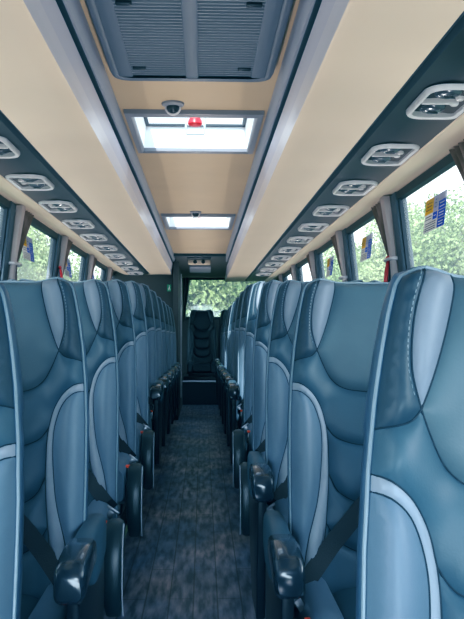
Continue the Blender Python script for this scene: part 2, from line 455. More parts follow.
def arm_down():    # arm folded down in front of the seat's side
    mb=MB(); rings=[]
    prof=[(.398,-.37,.016,.020),(.391,-.38,.028,.030),(.372,-.395,.034,.036),(.30,-.425,.034,.038),(.20,-.43,.033,.036),(.14,-.415,.029,.032),(.108,-.40,.024,.028),(.098,-.395,.012,.014)]
    for z,y,wx,wy in prof:
        rings.append([(.268+wx*math.copysign(abs(math.cos(a))**.5,math.cos(a)), y+wy*math.copysign(abs(math.sin(a))**.5,math.sin(a)), z) for a in [2*PI*i/20 for i in range(20)]])
    mb.loft(rings)
    pad_=mb.mesh('arm_pad',M['armside'],smooth=True)
    r=MB(); r.tube([(.299,y-wy*.75,z) for z,y,wx,wy in prof[1:-1]],.0024,6)
    rim=r.mesh('pale_edge',M['rim'],smooth=True)
    hd=MB(); hd.tube([(.268,-.37,.33),(.268,-.28,.30),(.262,-.20,.28)],[.026,.024,.024],10)
    return pad_,rim,hd.mesh('hinge',M['black'],smooth=True)
(AH,ACV),AP=arm_h(),arm_plate(); AD,AR,AHI=arm_down()
# belt: from window-side shoulder to the aisle-side hip (aisle side = +x)
def belt():
    mb=MB(); pts=[]
    a=(-.215,.33); b=(.236,.850)
    for i in range(25):
        t=i/24; u=a[0]+(b[0]-a[0])*t; v=a[1]+(b[1]-a[1])*t
        pts.append(Vector(P(u,v,base(u,v)+.018+.02*math.sin(PI*t))))
    dirn=(Vector(P(b[0],b[1],0))-Vector(P(a[0],a[1],0))).normalized(); nrm=Vector((0,-CT,ST)); w=dirn.cross(nrm).normalized()*.0235
    rings=[[p+w-nrm*.001,p+w+nrm*.001,p-w+nrm*.001,p-w-nrm*.001] for p in pts]
    mb.loft(rings)
    return mb.mesh('seat_belt',M['belt'],smooth=True,angle=math.radians(40))
belt_me=belt()
bk=MB().box(-.014,.014,-.02,.022,-.045,.012).mesh('belt_buckle',M['black'],bevel=.005)
bb=MB().box(-.011,.011,-.024,.010,.010,.020).mesh('release_button',M['red'],bevel=.003)
tg=MB().box(-.010,.010,-.003,.003,.018,.05).box(-.024,.024,-.004,.004,.046,.056).mesh('belt_tongue',M['metal'],bevel=.002)
cstalk=MB().tube([(.238,-.33,.24),(.235,-.35,.30),(.232,-.375,.34)],.008,8).mesh('buckle_stalk',M['black'],smooth=True)

def make_seat(kind, legs_on=True):
    """kind: 'up' arm horizontal, 'down' arm folded down; aisle side is local +x"""
    r=empty('coach_seat')
    for n,me in back_parts: link(n,me,r)
    link('seam',seam_me,r); link('stitching',stitch_me,r); link('piping',pipe_me,r); link('back_shell',shell_me,r)
    link('seat_cushion',cush_me,r); link('seat_pan',base_me,r)
    for m_ in cb_me: link('cushion_bolster',m_,r)
    if legs_on:
        for l in legs: link('leg',l,r)
    if kind=='up':
        a=link('armrest',AH,r); link('arm_cover',ACV,a); link('arm_bracket',AP,a)
    elif kind=='down':
        a=link('armrest',AD,r); link('pale_edge',AR,a); link('hinge',AHI,a)
    if kind=='rear': return r
    sb=link('seat_belt',belt_me,r)
    t=link('belt_tongue',tg,sb); t.location=(.222,-.275,.365); t.rotation_euler=(0,.6,0)
    b=link('belt_buckle',bk,r); b.location=(.232,-.375,.375); bt=link('release_button',bb,b)
    link('buckle_stalk',cstalk,b).location=(-.232,.375,-.375)
    return r
proto={'up':make_seat('up'),'down':make_seat('down'),'none':make_seat('none')}
proto_rear=make_seat('rear',False)
KT=ktree_of(None)
used=set()
# mirrored mesh data for the other side of the aisle (aisle side = local -x)
mirror_cache={}
def mir_mesh(me):
    if me.name not in mirror_cache:
        m2=me.copy()
        for v in m2.vertices: v.co.x=-v.co.x
        m2.flip_normals(); mirror_cache[me.name]=m2
    return mirror_cache[me.name]
def place_seat(kind,loc,label,side,group,src=None):
    src=src or proto[kind]
    c=copy_tree(src,None,KT); c.location=loc; tag(c,label,'seat',group)
    if side>0:        # right of the aisle: aisle side must be -x
        def rec(o):
            if o.data: o.data=mir_mesh(o.data)
            for ch in nk[o]:
                ch.location.x=-ch.location.x-(.02 if ch.name.startswith('armrest') else 0); ch.rotation_euler.y=-ch.rotation_euler.y; rec(ch)
        nk=ktree_of(None); rec(c)
    return c
ORD=['nearest','second','third','fourth','fifth','sixth','seventh','eighth','ninth','tenth','eleventh','twelfth','thirteenth']
ELEV=[.095,.149,.196,.246,.290,.322,.322,.310,.302,.295,.290,.285,.285]
SX=.513; WX=.99
LY=[1.40+.78*n for n in range(11)]
RY=[1.08]+[2.20+.775*n for n in range(12)]
def row_word(n): return 'nearest the camera' if n==0 else ORD[n]+' row from the camera'
look={'down':'armrest folded down','up':'armrest level'}
for side,Ys in ((-1,LY),(1,RY)):
    sw='left' if side<0 else 'right'
    for n,y in enumerate(Ys):
        z=CZ+ELEV[n]-ZTOP
        if side<0: kind='down' if n in (2,3,4) else 'up'
        else: kind='down' if n in (3,4) else 'up'
        st_=place_seat(kind,(.457 if (side>0 and n==0) else side*SX,y,z-(.008 if (side>0 and n==0) else 0)),f'blue leather seat {sw} of the aisle, {row_word(n)}, {look[kind]}',side,f'aisle seats in the {sw} block')
        if side>0 and n==0: st_.rotation_euler=(0,math.radians(2.2),0)
        if n<12:
            ws=place_seat('none',(side*WX,y,z),f'blue leather window seat on the {sw}, {row_word(n)}, beside the curtained windows',side,f'window seats in the {sw} block'); ws.scale=(.84,1,1)
# rear bench: leather darkened to paint in the shade at the back
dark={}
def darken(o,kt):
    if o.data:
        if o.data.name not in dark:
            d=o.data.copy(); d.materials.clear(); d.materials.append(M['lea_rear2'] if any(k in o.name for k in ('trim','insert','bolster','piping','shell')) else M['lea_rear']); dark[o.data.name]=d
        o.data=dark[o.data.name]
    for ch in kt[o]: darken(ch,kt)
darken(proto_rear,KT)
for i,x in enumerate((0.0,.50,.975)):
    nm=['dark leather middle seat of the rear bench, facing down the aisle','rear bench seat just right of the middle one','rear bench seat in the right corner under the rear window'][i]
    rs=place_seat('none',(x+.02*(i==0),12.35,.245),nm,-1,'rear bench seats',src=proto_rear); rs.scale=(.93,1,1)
for p in list(proto.values())+[proto_rear]:
    for ch in [p]+[o for o in bpy.data.objects if o.parent==p or (o.parent and o.parent.parent==p)]:
        bpy.data.objects.remove(ch,do_unlink=True)

# ------------------------------------------------------------------ shell of the coach
Y0,Y1=-1.6,12.95
struct(MB().box(-.40,.40,Y0,12.0,-.06,0).build('floor',M['floor']))
# side platforms rise gently towards the rear
for side,Ys,nm in ((-1,LY,'trim_1'),(1,RY,'trim_2')):
    mb=MB(); rings=[]
    pts=[(Y0,-.004)]+[(y,CZ+ELEV[n]-ZTOP) for n,y in enumerate(Ys)]+[(Y1,CZ+ELEV[-1]-ZTOP)]
    pts=[(y,max(z,-.004)) for y,z in pts]
    for y,z in pts: rings.append([(side*.40,y,-.06),(side*1.25,y,-.06),(side*1.25,y,z-.002),(side*.40,y,z-.002)])
    struct(mb.loft(rings).build(nm,M['platform']))
struct(MB().box(-.392,-.378,.5,11.9,0,.006).build('trim_3',M['glowstrip']))
# rear step
struct(MB().box(-1.25,1.25,12.0,Y1,-.06,.365).build('trim_4',M['seam']))
struct(MB().box(-.40,.40,11.985,12.01,.345,.368).build('trim_5',M['metal']))
rb=struct(MB().box(-.26,1.22,12.02,12.75,.365,.43).build('trim_6',M['black'],bevel=.01))

HL=lambda H: CZ+H
def glx(H): return 1.14+(.745-H)*.11          # glass leans outward towards the sill
SILL=-.28
posts={-1:[.10,1.65,3.22,4.80,6.36,7.92,9.48,10.9],1:[-.25,1.28,2.84,4.40,5.95,7.50,9.05,10.6,11.9]}
wn=0
for side in (-1,1):
    nm='wall_left' if side<0 else 'wall_right'
    w=MB()
    w.box(side*1.25,side*1.30,Y0,Y1,-.10,HL(SILL))
    x0,x1=side*1.13,side*1.22
    hd_=MB()
    hd_.hexa([(side*1.115,Y0,HL(.775)),(side*1.115,Y0,HL(.95)),(side*1.115,Y1,HL(.775)),(side*1.115,Y1,HL(.95)),(side*1.165,Y0,HL(.775)),(side*1.165,Y0,HL(.95)),(side*1.165,Y1,HL(.775)),(side*1.165,Y1,HL(.95))])
    wall=struct(w.build(nm,M['wallgrey']))
    struct(hd_.build('trim_%d'%(12 if side<0 else 13),M['beige']))
    # posts between the panes
    for py in posts[side]+[Y1-.06]+[Y0+.06]:
        pm=MB(); h0,h1=SILL,.78
        a=[(side*(glx(h0)-.035),py-.06,HL(h0)),(side*(glx(h1)-.035),py-.06,HL(h1)),(side*(glx(h0)-.035),py+.06,HL(h0)),(side*(glx(h1)-.035),py+.06,HL(h1)),
           (side*(glx(h0)+.03),py-.06,HL(h0)),(side*(glx(h1)+.03),py-.06,HL(h1)),(side*(glx(h0)+.03),py+.06,HL(h0)),(side*(glx(h1)+.03),py+.06,HL(h1))]
        pm.hexa(a).build('window_post',M['post'],wall,bevel=.008)
    ys=[Y0+.12]+posts[side]+[Y1-.12]
    for a,b in zip(ys,ys[1:]):
        a+=.06; b-=.06; wn+=1
        h0,h1=SILL,.775
        g=MB().add([(side*glx(h0),a,HL(h0)),(side*glx(h0),b,HL(h0)),(side*glx(h1),b,HL(h1)),(side*glx(h1),a,HL(h1))],[(0,1,2,3)])
        wo=struct(g.build(f'window_{wn}',M['glass']))
        fr=MB()
        def bar(ya,yb,ha,hb,d=.028):
            fr.hexa([(side*(glx(ha)-d),ya,HL(ha)),(side*(glx(hb)-d),ya,HL(hb)),(side*(glx(ha)-d),yb,HL(ha)),(side*(glx(hb)-d),yb,HL(hb)),
                     (side*(glx(ha)+.01),ya,HL(ha)),(side*(glx(hb)+.01),ya,HL(hb)),(side*(glx(ha)+.01),yb,HL(ha)),(side*(glx(hb)+.01),yb,HL(hb))])
        bar(a,b,.735,.775); bar(a,b,h0,h0+.04); bar(a,a+.022,h0,.775,.02); bar(b-.022,b,h0,.775,.02)
        fr.build('window_frame',M['frame'],wo)

# ceiling with two hatch openings
HX=.268; H1=(3.33,3.99); H2=(6.24,6.99); HC=.93
def ceil():
    mb=MB(); xs=[-1.3,-HX,HX,1.3]; z0,z1=HL(HC),HL(HC+.04)
    ysl=[Y0,H1[0],H1[1],H2[0],H2[1],9.40]
    for i in range(5):
        for k in range(3):
            if k==1 and i in (1,3): continue
            mb.box(xs[k],xs[k+1],ysl[i],ysl[i+1],z0,z1)
    return mb
struct(ceil().build('ceiling',M['ceil']))
struct(MB().box(-1.3,1.3,9.40,Y1+.05,HL(HC+.0),HL(HC+.06)).build('trim_7',M['darkpan']))
struct(MB().box(-.31,.31,9.37,9.42,HL(.90),HL(.93)).build('trim_8',M['track']))
# rear soffit, beige lip, rear wall and window
s=MB(); s.hexa([(-.3,9.42,HL(.915)),(-.3,9.42,HL(.94)),(-.3,11.5,HL(.80)),(-.3,11.5,HL(.94)),(.36,9.42,HL(.915)),(.36,9.42,HL(.94)),(.36,11.5,HL(.80)),(.36,11.5,HL(.94))])
struct(s.build('trim_9',M['darkpan']))
struct(MB().box(-.3,.36,11.48,11.53,HL(.795),HL(.93)).build('trim_10',M['unit']))
rw=MB(); rw.box(-1.3,1.3,Y1,Y1+.06,-.1,HL(.25)); rw.box(-1.3,1.3,Y1,Y1+.06,HL(.88),HL(.99)); rw.box(-1.3,-1.0,Y1,Y1+.06,HL(.2),HL(.9)); rw.box(1.0,1.3,Y1,Y1+.06,HL(.2),HL(.9))
struct(rw.build('wall_back',M['darkpan']))
g=struct(MB().add([(-1.0,Y1+.03,HL(.2)),(1.0,Y1+.03,HL(.2)),(1.0,Y1+.03,HL(.88)),(-1.0,Y1+.03,HL(.88))],[(0,1,2,3)]).build(f'window_{wn+1}',M['glass']))
fr=MB(); fr.box(-1.0,1.0,Y1-.01,Y1,HL(.2),HL(.235)); fr.box(-1.0,1.0,Y1-.01,Y1,HL(.85),HL(.88)); fr.build('window_frame',M['frame'],g)
# left rear partition (lavatory wall) and its pale edge strip
pt=MB(); pt.box(-1.25,-.28,10.35,10.41,-.05,HL(.93)); pt.box(-.34,-.27,9.95,10.35,-.05,HL(.93)); pt.box(-.31,-.27,10.41,12.1,-.05,HL(.93))
struct(pt.build('wall_partition',M['darkpan'],bevel=.01))
struct(MB().box(-.268,-.258,10.9,10.96,.2,HL(.80)).build('trim_11',M['silver']))

# luggage racks: one thing per side, built from their profile
def rack(side,yend):
    t=empty('luggage_rack',(side*.7,Y0,HL(.74)))
    tag(t,('beige overhead luggage rack with silver rail along the %s side'%('left' if side<0 else 'right')),'luggage rack','overhead luggage racks')
    off=Vector(t.location)
    def strip(name,prof,m,ya=Y0,yb=yend,round_end=False,smooth=False):
        mb=MB(); rings=[]
        for y in (ya,yb): rings.append([Vector((side*x,y,HL(h)))-off for x,h in prof])
        mb.loft(rings,closed=False)
        return mb.build(name,m,t,smooth=smooth)
    strip('rail',[(.363,.738),(.361,.77),(.357,.800)],M['silver'])
    strip('rail_lip',[(.357,.800),(.352,.835),(.349,.862),(.349,.868),(.360,.868)],M['silver2'])
    strip('track_groove',[(.360,.868),(.356,.885),(.338,.885)],M['track'])
    strip('duct',[(.338,.885),(.330,.884),(.322,.892),(.314,.905),(.309,.918),(.309,.93)],M['duct'],smooth=True)
    strip('underside_panel',[(.363,.738),(.370,.734),(.45,.742),(.55,.744),(.638,.740)],M['beige'],smooth=True)
    strip('groove',[(.638,.740),(.645,.752),(.660,.757),(.672,.742)],M['track'])
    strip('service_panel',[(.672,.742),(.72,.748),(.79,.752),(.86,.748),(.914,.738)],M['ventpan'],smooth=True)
    strip('window_side_panel',[(.914,.738),(.918,.733),(.97,.738),(1.03,.760),(1.075,.782),(1.12,.782)],M['beige'],smooth=True)
    # rounded end cap
    prof=[(.309,.93),(.309,.918),(.338,.885),(.349,.862),(.357,.80),(.363,.738),(.45,.742),(.638,.740),(.79,.748),(.914,.738),(1.03,.760),(1.12,.782),(1.12,.93)]
    mb=MB(); rings=[]
    for k in range(7):
        a=k/6*PI/2; sc=math.cos(a)*.14+.86; y=yend+.16*math.sin(a)
        rings.append([Vector((side*(.72+(x-.72)*sc),y,HL(.93+(h-.93)*(sc if k<6 else .8))))-off for x,h in prof])
    mb.loft(rings,closed=False)
    n=len(prof); o=len(mb.v)-n
    mb.f.append(tuple(o+i for i in range(n)))
    mb.build('end_cap',M['beige'],t,smooth=True)
    return t
rack(-1,10.18); rack(1,11.6)

# passenger service units
def ring_outline(x0,x1,y0,y1,r_in,r_out,n=7):
    # rounded rectangle in x,y; the aisle side (x0) has large corner radii
    pts=[]
    for (cx,cy,r,a0) in ((x1-r_out,y1-r_out,r_out,0),(x0+r_in,y1-r_in,r_in,90),(x0+r_in,y0+r_in,r_in,180),(x1-r_out,y0+r_out,r_out,270)):
        for k in range(n+1):
            a=math.radians(a0+90*k/n); pts.append((cx+r*math.cos(a),cy+r*math.sin(a)))
    return pts
def make_unit(side):
    t=empty('service_unit')
    o1=ring_outline(-.082,.104,-.170,.170,.065,.030); o2=ring_outline(-.077,.100,-.165,.165,.062,.027); i1=ring_outline(-.064,.088,-.152,.152,.053,.022)
    mb=MB(); S=lambda o,z:[(side*x,y,z) for x,y in o]
    rings=[S(o1,.004),S(o1,-.006),S(o2,-.014),S(i1,-.010),S(i1,.022)]
    mb.loft(rings,cap=False); mb.build('frame',M['ventfr'],t,smooth=True)
    MB().add(S(i1,.020),[tuple(range(len(i1)))]).build('recess',M['ventin'],t)
    for yy in (-.085,.085):
        nz=MB(); nz.lathe([(.0,-.012),(.020,-.012),(.030,-.008),(.040,-.004),(.044,.006),(.044,.02)],(side*.0,yy,0),'z',18); no=nz.build('air_nozzle',M['nozzle'],t,smooth=True)
        MB().lathe([(.0,-.013),(.016,-.013),(.017,-.0115)],(0,yy,0),'z',14).build('nozzle_core',M['ventin'],no,smooth=True)
        MB().box(-.017,.017,yy-.002,yy+.002,-.0165,-.012).build('nozzle_bar',M['nozzle'],no)
    MB().box(-.060,.060,-.005,.005,-.010,.018).build('cross_bar',M['ventfr'],t,bevel=.003)
    for yy in (-.03,.03):
        MB().lathe([(.0,-.006),(.010,-.006),(.014,-.002),(.014,.02)],(side*.055,yy,0),'z',14).build('reading_light',M['ventfr'],t,smooth=True)
    return t
UL=[3.17+.755*k for k in range(10)]; UR=[2.50+.76*k for k in range(12)]
UL=[y for y in UL if y<10.05]; UR=[y for y in UR if y<10.7]
for side,ys in ((-1,UL),(1,UR)):
    ps=make_unit(side); KT=ktree_of(None); sw='left' if side<0 else 'right'
    for i,y in enumerate(ys):
        o=ps if i==0 else copy_tree(ps,None,KT)
        o.location=(side*.800,y,HL(.742))
        tag(o,f'silver framed air vent and reading light unit under the {sw} rack, {"nearest the camera" if i==0 else ORD[i]+" from the camera"}','air vent',f'service units under the {sw} rack')

# ceiling air conditioning grille
gt=empty('ceiling_grille',(0,1.6,HL(.93)))
tag(gt,'large dark grey ribbed air grille on the ceiling above the front of the aisle','air grille')
gy0,gy1=.55,2.76
def rr(hx,y0,y1,r,z,n=6):
    pts=[]
    for (cx,cy,a0) in ((hx-r,y1-r,0),(-hx+r,y1-r,90),(-hx+r,y0+r,180),(hx-r,y0+r,270)):
        for k in range(n+1):
            a=math.radians(a0+90*k/n); pts.append((cx+r*math.cos(a),cy+r*math.sin(a)-1.6,z))
    return pts
MB().loft([rr(.285,gy0-.02,gy1+.02,.06,.0),rr(.283,gy0-.02,gy1+.02,.06,-.030),rr(.272,gy0,gy1,.055,-.050),rr(.262,gy0+.01,gy1-.01,.05,-.053),rr(.252,gy0+.02,gy1-.02,.045,-.046)],cap=False).build('frame',M['grillefr'],gt,smooth=True)
MB().add(rr(.255,gy0+.02,gy1-.02,.045,-.038),[tuple(range(28))]).build('backing',M['track'],gt)
sl=MB(); y=gy0+.05
while y<gy1-.05:
    sl.hexa([(-.205,y-1.6,-.050),(-.205,y-1.6,-.040),(-.205,y+.013-1.6,-.047),(-.205,y+.013-1.6,-.038),(.205,y-1.6,-.050),(.205,y-1.6,-.040),(.205,y+.013-1.6,-.047),(.205,y+.013-1.6,-.038)]); y+=.022
sl.build('slats',M['grille'],gt)
for s_ in (-1,1):
    MB().box(s_*.228-.024,s_*.228+.024,gy0+.04-1.6,gy1-.04-1.6,-.049,-.038).build('side_panel',M['grillefr'],gt,bevel=.003)
MB().box(-.022,.022,gy0+.04-1.6,gy1-.04-1.6,-.0515,-.038).build('centre_panel',M['grillefr'],gt,bevel=.003)
for s_ in (-1,1):
    for yy in (2.62,2.10,1.5):
        MB().box(s_*.175-.022,s_*.175+.022,yy-1.6-.007,yy-1.6+.007,-.057,-.045).build('latch',M['black'],gt,bevel=.003)

# roof hatches
def hatch(y0,y1,label):
    cy=(y0+y1)/2; t=empty('roof_hatch',(0,cy,HL(HC))); tag(t,label,'roof hatch','roof hatches over the aisle')
    hy=(y1-y0)/2; hx=HX
    def ringf(mb,x,y,z): return [(x,-y,z),(x,y,z),(-x,y,z),(-x,-y,z)]
    mb=MB(); mb.loft([ringf(0,hx+.026,hy+.040,.0),ringf(0,hx+.024,hy+.038,-.018),ringf(0,hx+.0,hy+.006,-.024),ringf(0,hx-.008,hy-.008,-.016),ringf(0,hx-.008,hy-.008,.0)],cap=False)
    mb.build('frame',M['hatchfr'],t,smooth=True)
    mb=MB(); mb.loft([ringf(0,hx-.008,hy-.008,0),ringf(0,hx-.018,hy-.012,.12)],cap=False); mb.build('lining',M['white'],t)
    mb=MB(); mb.loft([ringf(0,hx-.014,hy-.012,.118),ringf(0,hx-.014,hy-.012,.108),ringf(0,hx-.034,hy-.030,.108),ringf(0,hx-.034,hy-.030,.118)],cap=False); mb.build('gasket',M['frame'],t)
    MB().add(ringf(0,hx+.03,hy+.03,.124),[(0,1,2,3)]).build('pane',M['roofglass'],t)
    # clear grab handle near the rear edge
    hb=MB(); yb=hy*.45
    hb.tube([(-.045,yb,.06),(-.042,yb,.028),(.042,yb,.028),(.045,yb,.06)],.007,8); hb.tube([(-.045,yb,.075),(.045,yb,.075)],.008,8)
    hb.tube([(-.045,yb,.118),(-.045,yb,.058)],.006,8); hb.tube([(.045,yb,.118),(.045,yb,.058)],.006,8)
    hb.build('handle',M['clear'],t,smooth=True)
    kb=MB(); kb.lathe([(.0,.030),(.026,.030),(.034,.038),(.032,.052),(.020,.074),(.014,.108)],(0,.0,0),'z',16); kn=kb.build('emergency_knob',M['redham'],t,smooth=True)
    kn['label']='red emergency release knob'
hatch(*H1,'nearer roof hatch with red knob, just behind the ceiling grille')
hatch(*H2,'farther roof hatch, closest to the rear of the coach')
# small dome fittings ahead of each hatch
for (x,y,lb) in ((-.085,3.20,'small silver dome fitting on the ceiling beside the nearer roof hatch'),(-.02,6.10,'small silver dome fitting on the ceiling beside the farther roof hatch')):
    t=empty('dome_fitting',(x,y,HL(HC))); tag(t,lb,'dome fitting','ceiling dome fittings')
    MB().lathe([(.046,.0),(.045,-.008),(.032,-.014),(.0,-.014)],n=24).build('base',M['hatchfr'],t,smooth=True)
    MB().lathe([(.026,-.012),(.026,-.022),(.020,-.034),(.010,-.040),(0,-.041)],n=20).build('dome',M['black'],t,smooth=True)
    MB().tube([(.029*math.cos(a),.004,-.014-.031*math.sin(a)) for a in [PI*k/14 for k in range(15)]],.005,8).build('guard_ring',M['ventfr'],t,smooth=True)

# rear unit on the soffit
t=empty('rear_air_unit',(-.01,9.78,HL(.905))); tag(t,'beige twin-nozzle air unit on the dark rear soffit above the back seat','air vent')
MB().box(-.15,.15,-.22,.05,-.012,.02).build('dark_housing',M['black'],t,bevel=.01)
MB().hexa([(-.14,-.02,-.065),(-.14,-.02,-.01),(-.14,.22,-.06),(-.14,.22,-.01),(.14,-.02,-.065),(.14,-.02,-.01),(.14,.22,-.06),(.14,.22,-.01)]).build('housing',M['unit'],t,bevel=.01)
for x in (-.05,.05):
    MB().lathe([(.020,-.016),(.024,-.026),(.016,-.028),(.0,-.024)],(x,-.0,-.038),'y',18).build('air_nozzle',M['ventin'],t,smooth=True)
t2=empty('ceiling_panel_lamp',(.0,10.55,HL(.848))); tag(t2,'small flat grey lamp panel on the rear soffit below the beige unit','lamp')  # flat grey grille panel, gives no light
MB().hexa([(-.14,-.22,-.008),(-.14,-.22,.02),(-.14,.22,-.042),(-.14,.22,-.01),(.14,-.22,-.008),(.14,-.22,.02),(.14,.22,-.042),(.14,.22,-.01)]).build('housing',M['duct'],t2,bevel=.006)

# green sign on the partition
t=empty('lavatory_sign',(-.405,10.346,HL(.575))); tag(t,'small green and white sign on the dark partition at the rear left','sign')
MB().box(-.026,.026,-.004,0,-.045,.045).build('plate',M['sign_green'],t,bevel=.002)
mb=MB(); mb.box(-.004,.010,-.006,-.004,-.01,.018); mb.lathe([(0,-.006),(.006,-.006),(.006,-.004),(0,-.004)],(.003,0,.027),'y',12); mb.box(-.012,-.004,-.006,-.004,-.030,-.004); mb.box(.006,.014,-.006,-.004,-.030,-.008)
mb.build('pictogram',M['ink2'],t)

# curtains gathered at the window posts
def make_curtain(side, seed):
    rnd=random.Random(seed); t=empty('window_curtain')
    def gathered(w_top,w_tie,w_bot,x_in,yc,m,name,ph):
        mb=MB(); rows=[]; N=56
        for k in range(26):
            h=.775-k/25*.80
            if h>.42: w=w_tie+(w_top-w_tie)*((h-.42)/.355)**1.1
            else: w=w_tie+(w_bot-w_tie)*min(1,(.42-h)/.3)
            amp=.012+.022*abs(h-.42); row=[]
            for i in range(N+1):
                u=i/N; yy=yc+u*w
                d=amp*math.sin(u*2*PI*6.5+ph+.6*math.sin(h*5))
                row.append((side*(glx(h)-1.14-x_in-d),yy,h-.775))
            rows.append(row)
        mb.loft(rows,closed=False,cap=False)
        return mb.build(name,m,t,smooth=True)
    gathered(.40,.13,.24,.035,-.07,M['curt'],'brown_cloth',1.0)
    gathered(.10,.06,.10,.055,-.115,M['curtl'],'pale_lining',2.0)
    tb=MB(); h=.42
    tb.tube([(side*(glx(h)-1.14-.045+.030*math.cos(a)),-.02+.10*math.sin(a),h-.775) for a in [2*PI*k/24 for k in range(24)]],.010,8,closed=True)
    tb.build('tieback',M['ventfr'],t,smooth=True)
    return t
for side in (-1,1):
    ys=[p for p in posts[side] if p>1.0]; pc=make_curtain(side,3); KT=ktree_of(None); sw='left' if side<0 else 'right'
    for i,py in enumerate(ys):
        o=pc if i==0 else copy_tree(pc,None,KT)
        o.location=(side*1.14,py+.16,HL(.775))
        wd='nearest the camera' if i==0 else ORD[i]+' from the camera'
        tag(o,f'brown gathered curtain tied back at a window post on the {sw}, {wd}','curtain',f'curtains on the {sw} side')
# rear window curtain
t=empty('window_curtain',(-.27,Y1-.07,HL(.88))); tag(t,'dark curtain hanging at the left edge of the rear window','curtain')
mb=MB(); rows=[]
for k in range(10):
    h=-k/9*.7; w=.16*(1-.55*k/9) ; rows.append([(-.06+u/20*w, .02*math.sin(u/20*2*PI*3), h) for u in range(21)])
mb.loft(rows,closed=False,cap=False); mb.build('cloth',M['darkpan'],t,smooth=True)

# emergency hammers on the window posts
def make_hammer(side):
    t=empty('emergency_hammer')
    MB().tube([(0,0,-.085),(0,0,-.03),(0,0,.02),(0,0,.045)],[.014,.016,.012,.010],12).build('handle',M['redham'],t,smooth=True)
    MB().tube([(0,-.03,.062),(0,-.02,.060),(0,.02,.060),(0,.03,.062)],[.005,.012,.012,.005],10).build('head',M['redham'],t,smooth=True)
    MB().box(side*.012-.006,side*.012+.008,-.018,.018,-.09,.05).build('holder',M['black'],t,bevel=.003)
    return t
for side,y,h,lb in ((1,4.58,.375,'red emergency hammer clipped to the window post on the right beside the curtain'),(-1,6.40,.46,'red emergency hammer on the left window post beside the second curtain')):
    t=make_hammer(side); t.location=(side*(glx(h)-.055-.01),y,HL(h)); t.rotation_euler=(0,side*.11,0); tag(t,lb,'hammer','emergency hammers')

# stickers on the panes (inside faces); u runs left->right as read from inside
def make_sticker(side,y,h,lb):
    t=empty('safety_sticker',(side*(glx(h)-.004),y,HL(h))); tag(t,lb,'sticker','safety stickers on the window panes')
    t.rotation_euler=(0,side*math.atan(.11),0)
    W,Hh=.34,.168
    def rect(name,u0,u1,v0,v1,m,lift=.001):
        # right wall: left = far (+y); left wall: left = near (-y)
        s=-1 if side>0 else 1
        ys=sorted((s*(u0-.5)*W,s*(u1-.5)*W)); d=-side*lift
        return MB().box(min(0,d),max(0,d),ys[0],ys[1],(.5-v1)*Hh,(.5-v0)*Hh).build(name,m,t)
    rect('backing',0,1,0,1,M['gry'],.0008)
    rect('yellow_panel',.0,.42,.0,.46,M['yel'],.0016)
    rect('icon_panel',.42,.64,.0,.46,M['lil'],.0016)
    rect('icon_panel',.42,.62,.48,.68,M['blu'],.0016)
    rect('blue_panel',.67,1,.22,.48,M['blu'],.0016)
    rect('blue_panel',.67,1,.50,.73,M['blu'],.0016)
    rect('blue_panel',.67,1,.75,.98,M['blu'],.0016)
    rect('grey_panel',.67,1,.0,.20,M['lil'],.0016)
    s=-1 if side>0 else 1
    tx=MB(); wt=MB()
    def dash(mb,u0,u1,v):
        ys=sorted((s*(u0-.5)*W,s*(u1-.5)*W)); d=-side*.0022
        mb.box(min(0,d),max(0,d),ys[0],ys[1],(.5-v)*Hh-.0018,(.5-v)*Hh+.0018)
    for v in (.14,.24,.34): dash(tx,.07,.33,v)
    for v in (.74,.81,.88,.94): dash(tx,.06,.58,v)
    for v in (.54,.62): dash(tx,.05,.35,v)
    dash(tx,.50,.56,.12); dash(tx,.48,.58,.22); dash(tx,.50,.56,.34)
    for v in (.30,.40,.58,.66,.83,.91): dash(wt,.73,.94,v)
    dash(wt,.47,.57,.58)
    tx.build('small_print',M['ink'],t); wt.build('white_print',M['ink2'],t)
for side,y,h,lb in ((1,3.76,.575,'yellow and blue safety sticker on the nearest right-hand window pane'),(1,5.36,.575,'yellow and blue safety sticker on the second right-hand pane, past the red hammer'),(1,6.92,.575,'small far safety sticker on the third right-hand window pane'),
                    (-1,5.42,.57,'yellow and blue safety sticker on the nearer left-hand window pane'),(-1,7.0,.57,'yellow and blue safety sticker on the farther left-hand window pane'),(-1,8.55,.57,'small far safety sticker on the left, past two curtains')):
    make_sticker(side,y,h,lb)

